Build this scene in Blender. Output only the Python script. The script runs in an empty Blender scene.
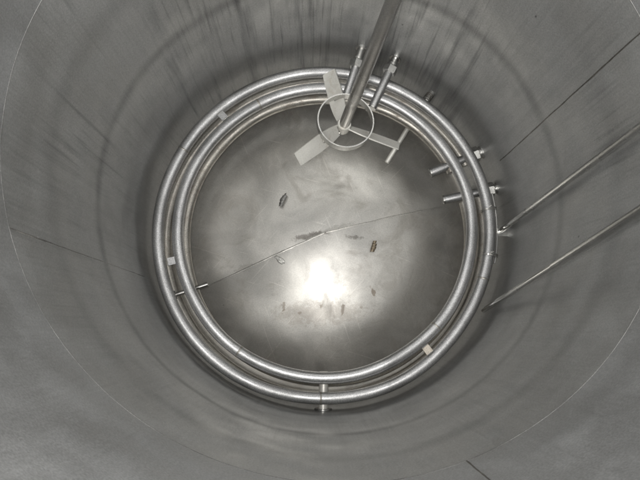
import bpy, math, random
from math import sin, cos, pi, radians, atan2, hypot, exp, sqrt
from mathutils import Vector, Matrix, noise

random.seed(7)
sc = bpy.context.scene
col = sc.collection

# ------------------------------------------------------------------ camera
cam_d = bpy.data.cameras.new('camera')
cam_d.sensor_width = 36.0
cam_d.lens = 36.0 * 583.0 / 640.0
cam_d.clip_start = 0.02
cam_d.clip_end = 200.0
cam = bpy.data.objects.new('camera', cam_d)
col.objects.link(cam)
CAM = Vector((-0.0587, -0.3615, 2.1721))
CROT = Matrix.Rotation(0.1614, 3, 'X') @ Matrix.Rotation(-0.0195, 3, 'Y')
cam.matrix_world = Matrix.Translation(CAM) @ CROT.to_4x4()
sc.camera = cam

# ------------------------------------------------------------------ world: dim grey daylight through the open top
w = bpy.data.worlds.new('World')
sc.world = w
w.use_nodes = True
bg = w.node_tree.nodes['Background']
bg.inputs['Color'].default_value = (0.82, 0.89, 1.0, 1)
bg.inputs['Strength'].default_value = 0.28

# ------------------------------------------------------------------ camera flash, held just beside the lens
fl = bpy.data.lights.new('flash', 'POINT')
fl.energy = 42.0
fl.color = (1.0, 0.975, 0.94)
fl.shadow_soft_size = 0.022
flo = bpy.data.objects.new('flash', fl)
flo.location = CAM + CROT @ Vector((-0.035, 0.03, 0.0))
col.objects.link(flo)

sc.view_settings.view_transform = 'Standard'
sc.view_settings.look = 'None'
sc.view_settings.exposure = 0.0
sc.view_settings.gamma = 1.0
sc.view_settings.use_curve_mapping = False
sc.render.engine = 'CYCLES'
sc.cycles.use_denoising = True
sc.cycles.max_bounces = 5
sc.cycles.glossy_bounces = 4
sc.cycles.diffuse_bounces = 3


# ------------------------------------------------------------------ materials
def steel(name, c=(0.55, 0.55, 0.53), rough=0.38, metal=0.9, streak=0.0, mottle=0.25,
          grain=0.12, bump=0.12, stain=0.0, stain_col=(0.16, 0.11, 0.06), stain_scale=5.0,
          scratch=0.0, bands=None, aniso=0.0, vscale=(16, 16, 0.9), rough_var=0.12, speck=0.0, brush=0.0, spots=None, silt_shade=0.0, side=False, coat=0.0, gscale=300.0):
    m = bpy.data.materials.new(name)
    m.use_nodes = True
    nt = m.node_tree
    N, L = nt.nodes, nt.links
    b = N['Principled BSDF']
    b.inputs['Metallic'].default_value = metal
    tc = N.new('ShaderNodeTexCoord')

    def noise_n(scale, detail=6, rgh=0.6, vec=None, vs=None, dist=0.0):
        n = N.new('ShaderNodeTexNoise')
        n.inputs['Scale'].default_value = scale
        n.inputs['Detail'].default_value = detail
        n.inputs['Roughness'].default_value = rgh
        n.inputs['Distortion'].default_value = dist
        src = vec or tc.outputs['Object']
        if vs:
            mp = N.new('ShaderNodeMapping')
            mp.inputs['Scale'].default_value = vs
            L.new(src, mp.inputs['Vector'])
            src = mp.outputs['Vector']
        L.new(src, n.inputs['Vector'])
        return n.outputs['Fac']

    def rng(x, a, b_, lo, hi, smooth=True):
        r = N.new('ShaderNodeMapRange')
        r.interpolation_type = 'SMOOTHSTEP' if smooth else 'LINEAR'
        r.inputs['From Min'].default_value = a
        r.inputs['From Max'].default_value = b_
        r.inputs['To Min'].default_value = lo
        r.inputs['To Max'].default_value = hi
        L.new(x, r.inputs['Value'])
        return r.outputs['Result']

    def math_n(op, x, y):
        q = N.new('ShaderNodeMath')
        q.operation = op
        for i, v in enumerate((x, y)):
            if isinstance(v, (int, float)):
                q.inputs[i].default_value = v
            else:
                L.new(v, q.inputs[i])
        return q.outputs[0]

    big = noise_n(4.5, 3, 0.62, dist=0.6)
    fine = noise_n(gscale, 1, 0.7)
    k = rng(big, 0.25, 0.75, 1.0 - mottle, 1.0 + mottle * 0.6)
    k = math_n('MULTIPLY', k, rng(fine, 0.2, 0.8, 1.0 - grain, 1.0 + grain, False))
    rv = rng(noise_n(9.0, 2, 0.6), 0.25, 0.75, rough - rough_var, rough + rough_var)
    if streak:
        s1 = noise_n(1.0, 3, 0.65, vs=vscale, dist=0.25)
        s2 = noise_n(1.0, 2, 0.7, vs=(vscale[0] * 3.2, vscale[1] * 3.2, vscale[2] * 2.0))
        msk = rng(noise_n(2.6, 1, 0.55), 0.40, 0.62, 0.15, 1.0)
        if side:                    # liquid ran down one side of the shell only
            sy = N.new('ShaderNodeSeparateXYZ')
            L.new(tc.outputs['Object'], sy.inputs[0])
            msk = math_n('MULTIPLY', msk, rng(sy.outputs[1], -0.25, 0.25, 0.3, 1.15))
        t = math_n('MULTIPLY', rng(s1, 0.50, 0.72, 0.0, streak), msk)
        t2 = math_n('MULTIPLY', rng(s2, 0.55, 0.72, 0.0, streak * 0.8), msk)
        k = math_n('MULTIPLY', k, math_n('SUBTRACT', 1.0, t))
        k = math_n('MULTIPLY', k, math_n('SUBTRACT', 1.0, t2))
        rv = math_n('ADD', rv, math_n('MULTIPLY', t, 0.25))
    hgt = fine
    if scratch:
        for rot_, sc_ in ((0.35, (150, 5, 5)), (1.25, (130, 6, 6)), (2.4, (170, 5, 5))):
            mp = N.new('ShaderNodeMapping')
            mp.vector_type = 'TEXTURE'
            mp.inputs['Rotation'].default_value = (0.2, 0.1, rot_)
            L.new(tc.outputs['Object'], mp.inputs['Vector'])
            a = noise_n(1.0, 1, 0.5, vec=mp.outputs['Vector'], vs=sc_)
            t = rng(a, 0.70, 0.78, 0.0, scratch)
            k = math_n('ADD', k, t)
    if speck:
        vo = N.new('ShaderNodeTexVoronoi')
        vo.inputs['Scale'].default_value = 16.0
        vo.inputs['Randomness'].default_value = 1.0
        mp = N.new('ShaderNodeMapping')
        mp.inputs['Scale'].default_value = (1, 1, 0.55)
        L.new(tc.outputs['Object'], mp.inputs['Vector'])
        L.new(mp.outputs['Vector'], vo.inputs['Vector'])
        sp = rng(vo.outputs['Distance'], 0.02, 0.05, speck, 0.0)
        pick = N.new('ShaderNodeSeparateColor')
        L.new(vo.outputs['Color'], pick.inputs[0])
        sp = math_n('MULTIPLY', sp, rng(pick.outputs[0], 0.72, 0.76, 0.0, 1.0))
        dk = math_n('MULTIPLY', rng(vo.outputs['Distance'], 0.02, 0.06, 0.6, 0.0), rng(pick.outputs[1], 0.86, 0.90, 0.0, 1.0))
        k = math_n('SUBTRACT', math_n('ADD', k, sp), dk)
    if brush:
        bz = noise_n(1.0, 2, 0.6, vs=(170, 170, 9))
        k = math_n('MULTIPLY', k, rng(bz, 0.25, 0.75, 1 - brush, 1 + brush, False))
        rv = math_n('ADD', rv, rng(bz, 0.25, 0.75, -0.02, 0.02, False))
    if bands:                       # weld heat tint and liquid line; the lowest band paints the coil's dark reflection
        sx = N.new('ShaderNodeSeparateXYZ')
        L.new(tc.outputs['Object'], sx.inputs[0])
        wob = math_n('ADD', sx.outputs[2], rng(noise_n(3.0, 1), 0.2, 0.8, -0.006, 0.006))
        br = rng(noise_n(2.2, 2), 0.3, 0.65, 0.45, 1.0)
        for z0, hw, amt in bands:
            dz = math_n('ABSOLUTE', math_n('SUBTRACT', wob, z0), 0)
            t = math_n('MULTIPLY', rng(dz, 0.0, hw, amt, 0.0), br)
            k = math_n('MULTIPLY', k, math_n('SUBTRACT', 1.0, t))
    cm = N.new('ShaderNodeMix')
    cm.data_type = 'RGBA'
    cm.blend_type = 'MULTIPLY'
    cm.inputs['Factor'].default_value = 1.0
    cm.inputs[6].default_value = (*c, 1)
    L.new(k, cm.inputs[7])
    out = cm.outputs[2]
    if stain:
        st = rng(noise_n(stain_scale, 4, 0.72, dist=0.9), 0.52, 0.70, 0.0, stain)
        sm = N.new('ShaderNodeMix')
        sm.data_type = 'RGBA'
        L.new(st, sm.inputs['Factor'])
        L.new(out, sm.inputs[6])
        sm.inputs[7].default_value = (*stain_col, 1)
        out = sm.outputs[2]
        rv = math_n('ADD', rv, math_n('MULTIPLY', st, 0.25))
        L.new(math_n('SUBTRACT', metal, math_n('MULTIPLY', st, metal * 0.6)), b.inputs['Metallic'])
    if silt_shade:                        # dried sludge in the low channel, with the coil gaps' shade painted in
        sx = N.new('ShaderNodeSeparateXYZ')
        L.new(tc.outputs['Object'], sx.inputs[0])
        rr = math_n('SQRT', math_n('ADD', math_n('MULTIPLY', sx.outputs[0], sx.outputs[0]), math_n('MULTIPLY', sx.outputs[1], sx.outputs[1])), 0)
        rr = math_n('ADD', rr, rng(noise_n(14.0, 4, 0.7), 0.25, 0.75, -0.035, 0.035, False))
        t = rng(rr, 0.43, 0.54, 0.0, silt_shade)
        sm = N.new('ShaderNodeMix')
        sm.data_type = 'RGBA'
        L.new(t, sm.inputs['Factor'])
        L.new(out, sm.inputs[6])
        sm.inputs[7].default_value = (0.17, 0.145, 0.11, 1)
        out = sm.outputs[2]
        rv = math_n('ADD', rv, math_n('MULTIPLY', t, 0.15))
    if coat:
        b.inputs['Coat Weight'].default_value = coat
        b.inputs['Coat Roughness'].default_value = 0.27
    if spots:                       # dried residue with outlines of its own
        ragged = rng(noise_n(48.0, 4, 0.75, dist=0.5), 0.2, 0.8, -0.85, 0.85, False)
        for (x, y, lx, ly, ro, cc, amt) in spots:
            mp = N.new('ShaderNodeMapping')
            mp.vector_type = 'TEXTURE'
            mp.inputs['Location'].default_value = (x, y, 0.1)
            mp.inputs['Rotation'].default_value = (0, 0, radians(ro))
            mp.inputs['Scale'].default_value = (lx, ly, 1.0)
            L.new(tc.outputs['Object'], mp.inputs['Vector'])
            ln = N.new('ShaderNodeVectorMath')
            ln.operation = 'LENGTH'
            L.new(mp.outputs['Vector'], ln.inputs[0])
            t = rng(math_n('ADD', ln.outputs['Value'], ragged), 0.45, 1.05, amt, 0.0)
            sm = N.new('ShaderNodeMix')
            sm.data_type = 'RGBA'
            L.new(t, sm.inputs['Factor'])
            L.new(out, sm.inputs[6])
            sm.inputs[7].default_value = (*cc, 1)
            out = sm.outputs[2]
            rv = math_n('ADD', rv, math_n('MULTIPLY', t, 0.2))
    L.new(out, b.inputs['Base Color'])
    L.new(rv, b.inputs['Roughness'])
    if aniso:
        b.inputs['Anisotropic'].default_value = aniso
        tg = N.new('ShaderNodeTangent')
        tg.direction_type = 'RADIAL'
        tg.axis = 'Z'
        L.new(tg.outputs[0], b.inputs['Tangent'])
    bp = N.new('ShaderNodeBump')
    bp.inputs['Strength'].default_value = bump
    bp.inputs['Distance'].default_value = 0.002
    h2 = noise_n(38.0, 2, 0.6)
    L.new(math_n('ADD', math_n('MULTIPLY', hgt, 0.35), h2), bp.inputs['Height'])
    L.new(bp.outputs[0], b.inputs['Normal'])
    return m


M_wall = steel('wall_steel', (0.492, 0.496, 0.491), 0.50, 0.82, speck=0.6, brush=0.06, side=True, streak=0.30, vscale=(26, 26, 1.3), mottle=0.10, grain=0.17, bump=0.07,
               bands=[(0.352, 0.055, 0.20), (0.70, 0.036, 0.34), (0.98, 0.05, 0.14)])
M_wall_up = steel('upper_wall_steel', (0.485, 0.491, 0.493), 0.50, 0.82, speck=0.45, brush=0.05, side=True, streak=0.18, vscale=(22, 22, 1.6), mottle=0.09, grain=0.17, bump=0.07)
RU, DK = (0.21, 0.145, 0.085), (0.13, 0.115, 0.095)
SPOTS = [(-0.147, -0.262, 0.026, 0.008, 80, RU, 0.5), (-0.091, -0.285, 0.010, 0.006, 20, RU, 0.35),
         (-0.014, -0.262, 0.011, 0.007, 60, RU, 0.45), (0.062, -0.268, 0.022, 0.007, 82, RU, 0.5),
         (0.126, -0.266, 0.010, 0.006, 40, RU, 0.35), (0.170, -0.212, 0.022, 0.007, 112, RU, 0.6),
         (-0.02, -0.285, 0.20, 0.05, 2, RU, 0.22),
         (-0.045, -0.010, 0.075, 0.012, 10, DK, 0.6), (0.105, -0.016, 0.034, 0.010, -6, DK, 0.6),
         (0.02, 0.010, 0.10, 0.012, 18, DK, 0.3), (-0.30, -0.125, 0.05, 0.014, 24, DK, 0.3)]
M_bottom = steel('bottom_steel', (0.60, 0.583, 0.545), 0.42, 0.78, spots=SPOTS, silt_shade=0.45, coat=1.0, mottle=0.26, grain=0.15, bump=0.10,
                 stain=0.28, stain_col=(0.19, 0.155, 0.11), stain_scale=6.0, scratch=0.20, brush=0.0, speck=0.3, aniso=0.3, rough_var=0.06)
M_pipe = steel('pipe_steel', (0.54, 0.54, 0.54), 0.43, 0.93, mottle=0.25, grain=0.38, gscale=340.0, bump=0.34, rough_var=0.09)
M_pipe_low = steel('stained_pipe_steel', (0.46, 0.44, 0.40), 0.43, 0.9, mottle=0.3, grain=0.35, gscale=340.0, bump=0.34,
                   stain=0.5, stain_col=(0.19, 0.145, 0.10), stain_scale=13.0)
M_fit = steel('fitting_steel', (0.60, 0.595, 0.575), 0.28, 0.95, mottle=0.25, grain=0.2, bump=0.15)
M_bright = steel('bright_steel', (0.72, 0.71, 0.68), 0.22, 1.0, mottle=0.15, grain=0.1, bump=0.1)
M_blade = steel('blade_steel', (0.87, 0.855, 0.80), 0.46, 0.42, mottle=0.14, grain=0.08, bump=0.12, scratch=0.10,
                stain=0.28, stain_col=(0.36, 0.29, 0.18), stain_scale=16.0)
M_shaft = steel('shaft_steel', (0.50, 0.49, 0.47), 0.29, 0.95, mottle=0.25, grain=0.15, bump=0.1,
                vscale=(60, 60, 3), streak=0.08)
M_tube = steel('tube_steel', (0.62, 0.62, 0.60), 0.23, 0.95, mottle=0.2, grain=0.12, bump=0.08)
M_weld = steel('weld_steel', (0.36, 0.355, 0.34), 0.45, 0.85, mottle=0.55, grain=0.3, bump=0.5)
M_weld_b = steel('bright_weld_steel', (0.40, 0.395, 0.385), 0.47, 0.85, mottle=0.55, grain=0.3, bump=0.5)
M_weld_d = steel('dark_weld_steel', (0.20, 0.19, 0.17), 0.55, 0.7, mottle=0.5, grain=0.3, bump=0.5)
M_plate = steel('tinted_plate', (0.56, 0.51, 0.44), 0.36, 0.9, mottle=0.45, grain=0.25, bump=0.3, stain=0.4, stain_col=(0.38, 0.28, 0.18), stain_scale=40.0)
M_weld_f = steel('floor_weld_steel', (0.54, 0.525, 0.49), 0.42, 0.8, mottle=0.4, grain=0.3, bump=0.4)
M_rust = steel('rusty_flake', (0.20, 0.125, 0.065), 0.75, 0.15, mottle=0.5, grain=0.3, bump=0.6)
M_swarf = steel('brown_swarf', (0.36, 0.30, 0.22), 0.42, 0.75, mottle=0.5, grain=0.3, bump=0.4)
M_dark = steel('dark_residue', (0.075, 0.062, 0.048), 0.6, 0.2, mottle=0.5, grain=0.3, bump=0.6)
M_pale = steel('pale_scale', (0.70, 0.69, 0.65), 0.45, 0.35, mottle=0.3, grain=0.3, bump=0.6)


# ------------------------------------------------------------------ helpers
def link(name, me, mat, parent=None, smooth=True):
    if smooth:
        me.polygons.foreach_set('use_smooth', [True] * len(me.polygons))
    me.materials.append(mat)
    o = bpy.data.objects.new(name, me)
    col.objects.link(o)
    if parent:
        o.parent = parent
        o.matrix_parent_inverse = parent.matrix_world.inverted()
    return o


def mesh(name, v, f):
    me = bpy.data.meshes.new(name)
    me.from_pydata([tuple(p) for p in v], [], f)
    me.update()
    return me


def thing(name, label, cat, loc=(0, 0, 0), group=None):
    o = bpy.data.objects.new(name, None)
    o.location = loc
    o.empty_display_size = 0.05
    col.objects.link(o)
    bpy.context.view_layer.update()
    o['label'] = label
    o['category'] = cat
    if group:
        o['group'] = group
    return o


def tag(o, label, cat, group=None):
    o['label'] = label
    o['category'] = cat
    if group:
        o['group'] = group
    return o


def frame(d):
    d = d.normalized()
    a = Vector((0, 0, 1)) if abs(d.z) < 0.9 else Vector((1, 0, 0))
    u = d.cross(a).normalized()
    return u, d.cross(u).normalized()


def tube(pts, rad, seg=16, closed=False, caps=True, bevel=0.0):
    """swept tube along pts; rad a number or a list; flat bevelled caps"""
    pts = [Vector(p) for p in pts]
    n = len(pts)
    rads = list(rad) if isinstance(rad, (list, tuple)) else [rad] * n
    if bevel and not closed:
        d0 = (pts[1] - pts[0]).normalized()
        d1 = (pts[-1] - pts[-2]).normalized()
        pts = [pts[0], pts[0] + d0 * bevel] + pts[1:-1] + [pts[-1] - d1 * bevel, pts[-1]]
        rads = [rads[0] - bevel, rads[0]] + rads[1:-1] + [rads[-1], rads[-1] - bevel]
        n = len(pts)
    v, f = [], []
    u = None
    for i in range(n):
        if closed:
            d = pts[(i + 1) % n] - pts[i - 1]
        else:
            d = pts[min(i + 1, n - 1)] - pts[max(i - 1, 0)]
        d.normalize()
        if u is None:
            u, _ = frame(d)
        u = (u - d * u.dot(d)).normalized()
        w_ = d.cross(u)
        for k in range(seg):
            a = 2 * pi * k / seg
            v.append(pts[i] + (u * cos(a) + w_ * sin(a)) * rads[i])
    for i in range(n if closed else n - 1):
        j = (i + 1) % n
        for k in range(seg):
            k2 = (k + 1) % seg
            f.append((i * seg + k, i * seg + k2, j * seg + k2, j * seg + k))
    if caps and not closed:
        f.append(tuple(range(seg - 1, -1, -1)))
        f.append(tuple((n - 1) * seg + k for k in range(seg)))
    return v, f


def sharp(o, ang=35):
    o.data.set_sharp_from_angle(angle=radians(ang))
    return o


def tube_obj(name, pts, rad, mat, parent=None, **kw):
    return sharp(link(name, mesh(name, *tube(pts, rad, **kw)), mat, parent))


def nut_obj(name, c, d, across, length, mat, parent):
    """hexagonal nut with chamfered corners, axis d"""
    d = d.normalized()
    u, w_ = frame(d)
    R_ = across / sqrt(3)
    v, f = [], []
    prof = [(-0.5, 0.84), (-0.36, 1.0), (0.36, 1.0), (0.5, 0.84)]
    for t, s in prof:
        for k in range(6):
            a = k * pi / 3 + 0.3
            v.append(c + d * (t * length) + (u * cos(a) + w_ * sin(a)) * (R_ * s))
    for i in range(3):
        for k in range(6):
            f.append((i * 6 + k, i * 6 + (k + 1) % 6, i * 6 + 6 + (k + 1) % 6, i * 6 + 6 + k))
    f.append(tuple(range(5, -1, -1)))
    f.append(tuple(range(18, 24)))
    return link(name, mesh(name, v, f), mat, parent, smooth=False)


def ring_pts(c, R_, z, a0=0.0, a1=360.0, n=220, wob=0.0024, seed=0.0, tilt=(0, 0)):
    pts = []
    full = abs(a1 - a0) >= 359.9
    for i in range(n if full else n + 1):
        a = radians(a0 + (a1 - a0) * i / n)
        q = noise.noise(Vector((cos(a) * 1.6 + seed, sin(a) * 1.6, seed)))
        r = R_ + wob * q * 2.0 + 0.0035 * cos(2 * (a - radians(45 if seed < 5 else 50)))
        x, y = c[0] + r * cos(a), c[1] + r * sin(a)
        pts.append((x, y, z + wob * noise.noise(Vector((cos(a) * 1.3, sin(a) * 1.3, 9 + seed))) * 2 + tilt[0] * x + tilt[1] * y))
    return pts


# ------------------------------------------------------------------ the tank
RT = 0.6
Z_KN, Z_SEAM, Z_TOP = 0.34, 1.18, 2.42
A1, A2 = 19.3, 197.4            # vertical welds of the lower shell course
B1, B2 = -70.6, 109.4           # vertical welds of the upper shell course


def wall_r(a, z):
    p = Vector((cos(a) * 2.0, sin(a) * 2.0, z * 1.6))
    r = RT + 0.0010 * noise.noise(p) + 0.0006 * noise.noise(p * 2.7)
    r += 0.0006 * exp(-((z - 0.70) / 0.014) ** 2)          # shallow ring dent
    r -= 0.0002 * exp(-((z - 0.72) / 0.012) ** 2)
    r += 0.0002 * exp(-((z - 0.98) / 0.014) ** 2)
    r = RT + (r - RT) * min(1.0, (z - Z_KN) / 0.06)       # round where it meets the bottom
    r -= 0.0012 * exp(-((z - Z_SEAM) / 0.03) ** 2)         # weld shrinkage
    return r


def bottom_z(x, y):
    """flanged bottom whose middle bulges up a little"""
    r2 = (x - 0.062) ** 2 + (y + 0.018) ** 2
    q = Vector((x * 5, y * 5, 3.0))
    wav = (0.0011 * noise.noise(q) + 0.0005 * noise.noise(q * 2.6)) * max(0.0, min(1.0, (0.46 - hypot(x, y)) / 0.1))
    dent = 0.0085 * exp(-(((x - 0.046) ** 2 + (y - 0.196) ** 2) / (2 * 0.024 ** 2)))
    k = max(0.0, min(1.0, (hypot(x, y) - 0.30) / 0.16))
    k = k * k * (3 - 2 * k)
    r2 = r2 * (1 - k) + (x * x + y * y) * k
    return 0.118 - r2 / (2 * 1.55) - dent + wav


# knuckle profile from the crowned floor up to the shell
KN = [(0.46, 0.118 - 0.46 ** 2 / 3.1), (0.50, 0.0374), (0.53, 0.0295), (0.552, 0.032), (0.570, 0.050), (0.583, 0.082), (0.591, 0.125), (0.596, 0.18), (0.599, 0.25), (0.6, Z_KN)]

tank = thing('steel_tank', 'round stainless steel tank seen from inside, streaked walls and crowned floor', 'tank', (0, 0, 0.0))


def solid(o, t=0.004, off=1.0):
    md = o.modifiers.new('thickness', 'SOLIDIFY')
    md.thickness = t
    md.offset = off
    md.use_rim = False
    return o


def wall_plate(name, a0, a1, z0, z1, mat, da=1.5, dz=0.02):
    gap = 0.0012 / RT
    a0, a1 = radians(a0) + gap, radians(a1) - gap
    na, nz = max(2, int((a1 - a0) / radians(da))), max(2, int((z1 - z0) / dz))
    v, f = [], []
    for j in range(nz + 1):
        z = z0 + (z1 - z0) * j / nz
        for i in range(na + 1):
            a = a0 + (a1 - a0) * i / na
            r = wall_r(a, z)
            v.append((r * cos(a), r * sin(a), z))
    for j in range(nz):
        for i in range(na):
            p = j * (na + 1) + i
            f.append((p, p + na + 1, p + na + 2, p + 1))
    return solid(link(name, mesh(name, v, f), mat, tank), 0.004, -1.0)


wall_plate('shell_plate', A1, A2, Z_KN, Z_SEAM - 0.001, M_wall, dz=0.008)
wall_plate('shell_plate', A2, A1 + 360, Z_KN, Z_SEAM - 0.001, M_wall, dz=0.008)
wall_plate('shell_plate', B1, B2, Z_SEAM + 0.001, Z_TOP, M_wall_up)
wall_plate('shell_plate', B2, B1 + 360, Z_SEAM + 0.001, Z_TOP, M_wall_up)

# bottom: two halves joined by a weld across the middle
S_A, S_B = 13.8, 203.6


def bottom_plate(a0, a1):
    a0, a1 = radians(a0), radians(a1)
    na = int((a1 - a0) / radians(2.0))
    prof = [(0.0005 + 0.4595 * i / 34, None) for i in range(34)]
    # smooth the knuckle with a Catmull-Rom resample
    kn = []
    for i in range(len(KN) - 1):
        p0, p1, p2, p3 = KN[max(i - 1, 0)], KN[i], KN[i + 1], KN[min(i + 2, len(KN) - 1)]
        for s in range(5):
            t = s / 5
            kn.append(tuple(0.5 * (2 * p1[k] + (p2[k] - p0[k]) * t + (2 * p0[k] - 5 * p1[k] + 4 * p2[k] - p3[k]) * t * t + (3 * p1[k] - p0[k] - 3 * p2[k] + p3[k]) * t ** 3) for k in (0, 1)))
    kn.append(KN[-1])
    prof = prof + [q for q in kn if q[0] < 0.5705]
    kn = [q for q in kn if q[0] >= 0.5695]
    polar_sheet('knuckle_plate', kn, a0, a1, na, M_wall)
    return polar_sheet('bottom_plate', prof, a0, a1, na, M_bottom)


def polar_sheet(name, prof, a0, a1, na, mat):
    v, f = [], []
    for r, z in prof:
        for i in range(na + 1):
            a = a0 + (a1 - a0) * i / na
            x, y = r * cos(a), r * sin(a)
            zz = bottom_z(x, y) if z is None else z
            v.append((x, y, zz))
    n = na + 1
    for j in range(len(prof) - 1):
        for i in range(na):
            p = j * n + i
            f.append((p, p + n, p + n + 1, p + 1))
    return solid(link(name, mesh(name, v, f), mat, tank), 0.004, -1.0)


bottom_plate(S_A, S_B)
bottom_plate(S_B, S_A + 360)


def bead(name, pts, half, rise, mat, nrm=None, seed=0.0):
    """a weld bead: a low rippled ridge along pts, growing along nrm (towards the tank axis)"""
    pts = [Vector(p) for p in pts]
    v, f = [], []
    sec = [(-1, -0.6), (-0.6, 0.55), (0, 1), (0.6, 0.55), (1, -0.6)]
    for i, p in enumerate(pts):
        d = (pts[min(i + 1, len(pts) - 1)] - pts[max(i - 1, 0)]).normalized()
        n_ = nrm(p)
        s_ = d.cross(n_).normalized()
        k = 1 + 0.35 * noise.noise(Vector((i * 0.37, seed, 0))) + 0.25 * noise.noise(Vector((i * 0.06, seed, 5)))
        off = 0.5 * half * noise.noise(Vector((i * 0.11, seed, 2)))
        for a, h in sec:
            v.append(p + s_ * (a * half * k + off) + n_ * (h * rise * k))
    for i in range(len(pts) - 1):
        for k in range(4):
            p = i * 5 + k
            f.append((p, p + 1, p + 6, p + 5))
    return link(name, mesh(name, v, f), mat, tank)


inward = lambda p: Vector((-p.x, -p.y, 0)).normalized()
upward = lambda p: Vector((0, 0, 1))
o = bead('weld_seam', [(wall_r(radians(a), Z_SEAM) * cos(radians(a)), wall_r(radians(a), Z_SEAM) * sin(radians(a)), Z_SEAM) for a in [i * 0.5 for i in range(721)]], 0.0014, 0.0007, M_weld_b, inward, 1)
for a, z0, z1, m_, h_ in ((A1, 0.345, Z_SEAM, M_weld_d, 0.0022), (A2, 0.345, Z_SEAM, M_weld, 0.0018), (B1, Z_SEAM, Z_TOP, M_weld_d, 0.0018), (B2, Z_SEAM, Z_TOP, M_weld, 0.0015)):
    a = radians(a)
    n_ = int((z1 - z0) / 0.006)
    bead('weld_seam', [(wall_r(a, z) * cos(a), wall_r(a, z) * sin(a), z) for z in [z0 + (z1 - z0) * i / n_ for i in range(n_ + 1)]], h_, 0.0008, m_, inward, a)
for a in (S_A, S_B):
    a = radians(a)
    bead('weld_seam', [(r * cos(a), r * sin(a), bottom_z(r * cos(a), r * sin(a)) + 0.0004) for r in [0.004 + 0.45 * i / 110 for i in range(111)]], 0.0030, 0.0004, M_weld_f, upward, 4 + a)

# ------------------------------------------------------------------ heating coils
PR = 0.0188
C_O, R_O, Z_U = (-0.0054, -0.0187), 0.5402, 0.300
C_I, R_I = (-0.0045, -0.0141), 0.4789
Z_L = 0.218
C_LI, R_LI = (0.006, -0.024), 0.486
C_LO, R_LO = (0.000, -0.020), 0.5405

up_coil = thing('heating_coil', 'upper pair of concentric steel pipe rings, brightest and nearest the camera', 'heating coil', (0, 0, Z_U))
tube_obj('outer_ring', ring_pts(C_O, R_O, Z_U, seed=0.3), PR, M_pipe, up_coil, seg=20, closed=True)
tube_obj('inner_ring', ring_pts(C_I, R_I, Z_U + 0.004, seed=2.1), PR, M_pipe, up_coil, seg=20, closed=True)


def butt_weld(parent, c, R_, z, deg, mat):
    a = radians(deg)
    p = Vector((c[0] + R_ * cos(a), c[1] + R_ * sin(a), z))
    d = Vector((-sin(a), cos(a), 0))
    tube_obj('butt_weld', [p - d * 0.0028, p - d * 0.0012, p + d * 0.0012, p + d * 0.0028], [PR * 1.0, PR * 1.045, PR * 1.045, PR * 1.0], mat, parent, seg=20, caps=False)


def ring_at(c, R_, z, deg, seed):
    return min((Vector(q) for q in ring_pts(c, R_, z, seed=seed)), key=lambda q: abs((atan2(q.y - c[1], q.x - c[0]) - radians(deg) + pi) % (2 * pi) - pi))


for c_, r_, z_, sd_, degs in ((C_O, R_O, Z_U, 0.3, (150, 268, 342)), (C_I, R_I, Z_U + 0.004, 2.1, (118, 236, 318))):
    for dg in degs:
        q = ring_at(c_, r_, z_, dg, sd_)
        rr = hypot(q.x - c_[0], q.y - c_[1])
        butt_weld(up_coil, c_, rr, q.z, math.degrees(atan2(q.y - c_[1], q.x - c_[0])), M_pipe_low)


def polar(r, deg, z):
    a = radians(deg)
    return Vector((r * cos(a), r * sin(a), z))


def feed_pipe(parent, p_in, p_wall, rad, nut_at, label=None):
    """a capped header pipe crossing the rings, with a hexagonal union where it meets the wall"""
    d = (p_wall - p_in).normalized()
    ln = (p_wall - p_in).length
    fp = tube_obj('feed_pipe', [p_in, p_in + d * (ln * 0.5), p_in + d * (nut_at * ln)], rad, M_pipe, parent, seg=20, bevel=0.0018)
    tube_obj('end_cap', [p_in - d * 0.003, p_in + d * 0.0045], rad * 1.06, M_fit, fp, seg=20, bevel=0.001)
    c = p_in + d * (nut_at * ln)
    nut_obj('union_nut', c, d, rad * 3.05, 0.028, M_fit, fp)
    tube_obj('collar', [c + d * 0.011, c + d * 0.024], rad * 1.22, M_fit, fp, seg=20, bevel=0.0015)
    tube_obj('nipple', [c + d * 0.022, p_wall + d * 0.004], rad * 0.92, M_fit, fp, seg=20, bevel=0.001)
    tube_obj('wall_flange', [p_wall - d * 0.006, p_wall + d * 0.004], rad * 1.5, M_fit, fp, seg=24, bevel=0.0015)
    return fp


feed_pipe(up_coil, Vector((0.151, 0.378, 0.346)), Vector((0.2325, 0.5535, 0.346)), 0.0138, 0.76)
feed_pipe(up_coil, Vector((0.066, 0.420, 0.346)), Vector((0.120, 0.588, 0.346)), 0.0138, 0.66)

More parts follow.
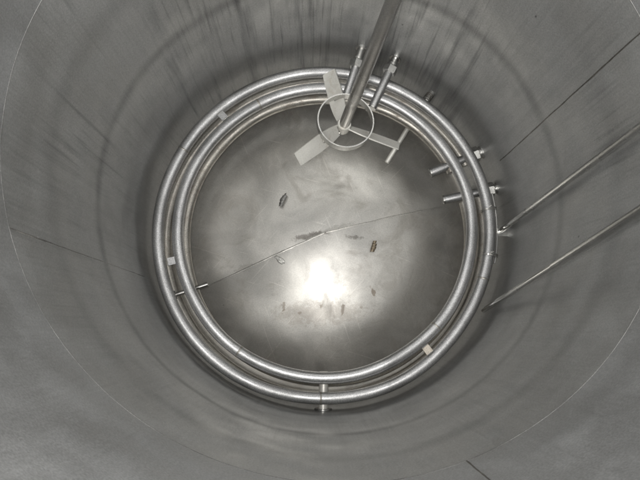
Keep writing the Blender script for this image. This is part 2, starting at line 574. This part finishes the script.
# flat spacer plates welded between the two upper rings
for deg, r in ((-52.3, 0.516), (-165.7, 0.512), (133.7, 0.500)):
    p = polar(r, deg, Z_U + 0.012)
    a = radians(deg)
    e1, e2 = Vector((cos(a), sin(a), 0)), Vector((-sin(a), cos(a), 0))
    v = []
    for zz, g in ((-0.002, 1), (0.0012, 1), (0.002, 0.95)):
        for s1, s2 in ((-1, -1), (1, -1), (1, 1), (-1, 1)):
            v.append(p + e1 * (s1 * 0.0135 * g) + e2 * (s2 * 0.0125 * g) + Vector((0, 0, zz)))
    f = [(3, 2, 1, 0), (8, 9, 10, 11)]
    for j in range(2):
        for k in range(4):
            f.append((j * 4 + k, j * 4 + (k + 1) % 4, j * 4 + 4 + (k + 1) % 4, j * 4 + 4 + k))
    pl = link('spacer_plate', mesh('spacer_plate', v, f), M_plate if deg > -100 and deg < 0 else M_pipe, up_coil, smooth=False)
    for s1 in (-1, 1):
        pts = [p + e1 * (s1 * 0.0135) + e2 * (0.0120 * (t / 6 - 1)) + Vector((0, 0, 0.0006)) for t in range(13)]
        rad_ = [0.0021 * (1 + 0.5 * noise.noise(Vector((t * 0.9, deg, s1)))) for t in range(13)]
        tube_obj('weld_fillet', pts, rad_, M_weld, pl, seg=8)

low_coil = thing('heating_coil', 'lower pair of stained pipe rings tucked beneath the bright upper rings', 'heating coil', (0, 0, Z_L))
tube_obj('outer_ring', ring_pts(C_LO, R_LO, Z_L, 26.0, 373.0, seed=5.3), PR, M_pipe_low, low_coil, seg=18)
tube_obj('inner_ring', ring_pts(C_LI, R_LI, Z_L, 27.0, 373.5, seed=7.7), PR, M_pipe_low, low_coil, seg=18)
feed_pipe(low_coil, Vector((0.366, 0.195, 0.214)), Vector((0.5415, 0.2625, 0.238)), 0.0155, 0.865)
feed_pipe(low_coil, Vector((0.408, 0.098, 0.214)), Vector((0.5885, 0.1335, 0.238)), 0.0145, 0.865)


def support_bar(p_in, p_out, rad, mat):
    b_ = tube_obj('support_bar', [p_in, (p_in + p_out) / 2, p_out], rad, mat, low_coil, seg=14, bevel=0.0012)
    d = (p_out - p_in).normalized()
    tube_obj('wall_pad', [p_out - d * 0.004, p_out + d * 0.003], rad * 1.9, M_fit, b_, seg=18, bevel=0.001)
    return b_


support_bar(Vector((-0.388, -0.196, 0.259)), polar(0.545, -154.9, 0.259), 0.0072, M_bright)
support_bar(Vector((0.222, 0.250, 0.150)), polar(0.586, 52.6, 0.182), 0.0086, M_blade)
support_bar(Vector((-0.0095, -0.478, 0.252)), Vector((-0.0125, -0.596, 0.252)), 0.0150, M_blade)

# thin rod lashed to the outside of the upper ring, and the two wires that hold it
R_ROD = R_O + PR + 0.0045
rod = tube_obj('lashed_rod', ring_pts(C_O, R_ROD, Z_U + 0.004, 12.0, -12.0, n=30, wob=0.001, seed=0.3), 0.0032, M_bright, None, seg=10, bevel=0.0008)
tag(rod, 'thin bright curved rod lashed along outer pipe ring at right', 'rod')


def wire_tie(deg, label):
    c = Vector((C_O[0] + R_O * cos(radians(deg)), C_O[1] + R_O * sin(radians(deg)), Z_U))
    e1 = Vector((cos(radians(deg)), sin(radians(deg)), 0))
    tn = Vector((-e1.y, e1.x, 0))
    z = Vector((0, 0, 1))
    pts = []
    for i in range(112):
        t = 2 * pi * 2.25 * i / 111
        rr = PR + 0.0022 + 0.0005 * sin(3.1 * t)
        ex = max(0.0, cos(t)) ** 3 * 0.0085
        pts.append(c + e1 * (cos(t) * rr + ex) + z * (sin(t) * rr) + tn * ((i / 111 - 0.5) * 0.011 + 0.0012 * sin(t * 1.3)))
    d = pts[-1] - pts[-2]
    for k in range(1, 7):
        pts.append(pts[-1] + z * 0.001 + e1 * 0.0028 * (1 if k < 4 else -0.3) + tn * 0.0012)
    o = tube_obj('wire_tie', pts, 0.00135, M_bright, None, seg=8)
    tag(o, label, 'wire tie', 'wire ties on the outer ring')


wire_tie(6.8, 'twisted wire tie round outer pipe ring just below lower right feed pipe')
wire_tie(-9.2, 'twisted wire tie round outer pipe ring nearest the bottom, below footed wall tube')

# ------------------------------------------------------------------ plug fitting in the wall
pp = polar(0.5985, 51.7, 0.258)
plug = thing('wall_plug', 'small dark threaded plug in wall beside outer ring at upper right', 'plug', pp)
d = -inward(pp)
tube_obj('stub', [pp + d * 0.003, pp - d * 0.034], 0.0122, M_weld, plug, seg=18, bevel=0.001)
for k in range(4):
    q = pp - d * (0.010 + k * 0.0052)
    tube_obj('thread_ridge', [q, q - d * 0.0024], 0.0142, M_weld_d, plug, seg=18, bevel=0.0007)
nut_obj('plug_head', pp - d * 0.038, d, 0.017, 0.010, M_bright, plug)

# ------------------------------------------------------------------ agitator
HUB = Vector((0.0495, 0.276, 0.452))
TOPS = Vector((0.206, 0.334, 2.10))
ax = (TOPS - HUB).normalized()
agit = thing('agitator', 'slender propeller agitator with three pale blades and a hoop on leaning shaft', 'agitator', HUB)
tube_obj('shaft', [HUB - ax * 0.034, HUB + (TOPS - HUB) * 0.3, HUB + (TOPS - HUB) * 0.65, TOPS], 0.0165, M_shaft, agit, seg=28, bevel=0.002)
hub = tube_obj('hub', [HUB - ax * 0.022, HUB + ax * 0.018], 0.0210, M_blade, agit, seg=24, bevel=0.002)
q_ = HUB + ax * 0.002
gu, gv = frame(ax)
nut_obj('set_screw', q_ + gu * 0.024, gu, 0.008, 0.006, M_fit, hub)
for deg in (104.0, 218.5, 341.0):
    a = radians(deg)
    u = Vector((cos(a), sin(a), 0))
    u = (u - ax * u.dot(ax)).normalized()
    s = ax.cross(u)
    p_ = radians(46)
    chord = (s * cos(p_) - ax * sin(p_)).normalized()
    nn = u.cross(chord).normalized()
    v, f = [], []
    st = [(0.017, 0.60), (0.03, 0.76), (0.05, 0.92), (0.075, 1.0), (0.10, 1.0), (0.13, 0.96), (0.16, 0.90), (0.181, 0.84), (0.183, 0.80)]
    T_ = 0.0021
    for r, wd in st:
        hw = 0.0275 * wd
        tw = radians(6) * (r - 0.1) / 0.1
        ch = (chord * cos(tw) + nn * sin(tw))
        n2 = u.cross(ch).normalized()
        for s_, t_ in ((-1, -1), (1, -1), (1, 1), (-1, 1)):
            v.append(HUB + u * r + ch * (s_ * hw) + n2 * (t_ * T_))
    for i in range(len(st) - 1):
        for k in range(4):
            f.append((i * 4 + k, i * 4 + (k + 1) % 4, i * 4 + 4 + (k + 1) % 4, i * 4 + 4 + k))
    f += [(3, 2, 1, 0), tuple((len(st) - 1) * 4 + k for k in range(4))]
    bl = link('blade', mesh('blade', v, f), M_blade, agit, smooth=False)
    pts = [HUB + u * 0.0215 + chord * (0.0165 * (t / 7 - 1)) for t in range(15)]
    tube_obj('weld_fillet', pts, [0.0034 * (1 + 0.5 * noise.noise(Vector((t * 0.8, deg, 3)))) for t in range(15)], M_weld_f, bl, seg=8)
    pts = [HUB + u * 0.0845 + chord * (0.012 * (t / 5 - 1)) + ax * 0.014 for t in range(11)]
    tube_obj('weld_fillet', pts, [0.0028 * (1 + 0.5 * noise.noise(Vector((t * 0.8, deg, 7)))) for t in range(11)], M_weld_f, bl, seg=8)
# hoop of flat strip welded on top of the blades
hc = HUB + ax * 0.030
v, f = [], []
n_ = 96
for i in range(n_):
    t = 2 * pi * i / n_
    e = gu * cos(t) + gv * sin(t)
    for rr, hh in ((0.0828, -0.0145), (0.0866, -0.0145), (0.0866, 0.0145), (0.0828, 0.0145)):
        v.append(hc + e * rr + ax * hh)
for i in range(n_):
    j = (i + 1) % n_
    for k in range(4):
        f.append((i * 4 + k, i * 4 + (k + 1) % 4, j * 4 + (k + 1) % 4, j * 4 + k))
sharp(link('hoop', mesh('hoop', v, f), M_fit, agit))

# ------------------------------------------------------------------ wall tubes
f1 = Vector((0.578, -0.022, 0.285))
t1 = Vector((0.5745, 0.0285, 1.120))
t1 = f1 + (t1 - f1) * 2.15
wt = thing('wall_tube', 'slim steel tube running up the wall from a small square foot plate', 'tube', f1)
tube_obj('tube', [f1, f1 + (t1 - f1) * 0.3, f1 + (t1 - f1) * 0.6, t1], 0.0084, M_tube, wt, seg=16, bevel=0.001)
a = radians(-2.2)
e1, e2 = Vector((cos(a), sin(a), 0)), Vector((-sin(a), cos(a), 0))
v = []
for zz in (-0.004, 0.0):
    for s1, s2 in ((-0.010, -0.019), (0.0205, -0.019), (0.0205, 0.008), (-0.010, 0.008)):
        v.append(f1 + e1 * s1 + e2 * s2 + Vector((0, 0, zz)))
link('foot_plate', mesh('foot_plate', v, [(3, 2, 1, 0), (4, 5, 6, 7), (0, 1, 5, 4), (1, 2, 6, 5), (2, 3, 7, 6), (3, 0, 4, 7)]), M_bright, wt, smooth=False)

f2 = Vector((0.506, -0.286, 0.286))
t2 = Vector((0.480, -0.165, 1.250))
t2 = f2 + (t2 - f2) * 1.85
lt = thing('leaning_tube', 'slim steel tube leaning across the wall with a thicker upper sleeve', 'tube', f2)
dd = t2 - f2
tube_obj('tube', [f2, f2 + dd * 0.2, f2 + dd * 0.4, f2 + dd * 0.5], 0.0068, M_tube, lt, seg=16, bevel=0.001)
tube_obj('sleeve', [f2 + dd * 0.335, f2 + dd * 0.6, t2], 0.0092, M_tube, lt, seg=16, bevel=0.001)
u_, w_ = frame(dd)
tube_obj('bead_wire', [f2 + dd * 0.01 + u_ * 0.0076, f2 + dd * 0.33 + u_ * 0.0076], 0.0018, M_bright, lt, seg=8)


# ------------------------------------------------------------------ scraps lying on the tank floor
def scrap(name, x, y, lx, ly, rot, h, mat, label, cat, seed, group=None):
    """a crumpled thin flake with an irregular outline, lying on the floor"""
    n = 22
    v, f = [], []
    base = bottom_z(x, y)
    rings = (1.0, 0.72, 0.4, 0.0)
    for ri, rr in enumerate(rings):
        cnt = n if rr > 0 else 1
        for i in range(cnt):
            t = 2 * pi * i / n
            k = 1 + 0.38 * noise.noise(Vector((cos(t) * 1.7 + seed, sin(t) * 1.7, seed))) + 0.22 * noise.noise(Vector((cos(t) * 5 + seed, sin(t) * 5, 3)))
            px, py = lx * rr * k * cos(t), ly * rr * k * sin(t)
            qx, qy = x + px * cos(rot) - py * sin(rot), y + px * sin(rot) + py * cos(rot)
            zz = bottom_z(qx, qy) + 0.0012 + (h * (0.35 + 0.8 * abs(noise.noise(Vector((px * 70 + seed, py * 70, 1))))) if rr < 1 else 0.0)
            v.append((qx, qy, zz))
    for ri in range(2):
        for i in range(n):
            j = (i + 1) % n
            f.append((ri * n + i, ri * n + j, (ri + 1) * n + j, (ri + 1) * n + i))
    c_ = 3 * n
    for i in range(n):
        f.append((2 * n + i, 2 * n + (i + 1) % n, c_))
    # closed underside
    m0 = len(v)
    for i in range(n):
        q = v[i]
        v.append((q[0], q[1], q[2] - 0.0010))
    for i in range(n):
        j = (i + 1) % n
        f.append((i, m0 + i, m0 + j, j))
    f.append(tuple(m0 + i for i in range(n - 1, -1, -1)))
    o = link(name, mesh(name, v, f), mat, None, smooth=False)
    return tag(o, label, cat, group)


def swarf(x, y, rot, length, rad, turns, mat, label, seed):
    """a curl of metal swarf: a ragged ribbon wound along a bent axis, resting on the floor"""
    n = int(turns * 16)
    v, f = [], []
    dx, dy = cos(rot), sin(rot)
    for i in range(n + 1):
        t = i / n
        an = 2 * pi * turns * t
        r = rad * (0.75 + 0.35 * sin(pi * t) + 0.25 * noise.noise(Vector((t * 5, seed, 0))))
        s0 = (t - 0.5) * length
        bend = 0.25 * length * (t - 0.5) ** 2 * (1 if seed > 2 else -1)
        hw = length / turns * (0.42 + 0.15 * noise.noise(Vector((t * 9, seed, 4))))
        for e in (-1, 1):
            for q in (0.0, 0.0009):
                rr = r + q
                ss = s0 + e * hw
                side = rr * cos(an) + bend
                px, py = x + dx * ss - dy * side, y + dy * ss + dx * side
                v.append((px, py, bottom_z(px, py) + max(0.0004, rad + rr * sin(an)) + q))
    for i in range(n):
        p = i * 4
        for a_, b_ in ((0, 1), (1, 3), (3, 2), (2, 0)):
            f.append((p + a_, p + b_, p + 4 + b_, p + 4 + a_))
    f += [(0, 2, 3, 1), (4 * n, 4 * n + 1, 4 * n + 3, 4 * n + 2)]
    o = link('metal_swarf', mesh('metal_swarf', v, f), mat, None, smooth=False)
    tag(o, label, 'swarf', 'scraps on the tank floor')


swarf(-0.152, 0.122, radians(64), 0.046, 0.0080, 4.2, M_weld, 'curl of dark metal swarf on floor, upper left of the bright glare', 1.1)
swarf(0.174, -0.052, radians(72), 0.036, 0.0070, 3.4, M_swarf, 'curl of brownish metal swarf on floor, right of the bright glare', 2.4)
scrap('pale_flake', -0.160, -0.097, 0.026, 0.009, radians(-38), 0.005, M_pale, 'pale shiny flake on floor, left of the bright glare', 'flake', 3.7, 'scraps on the tank floor')

print('objects', len(bpy.data.objects))
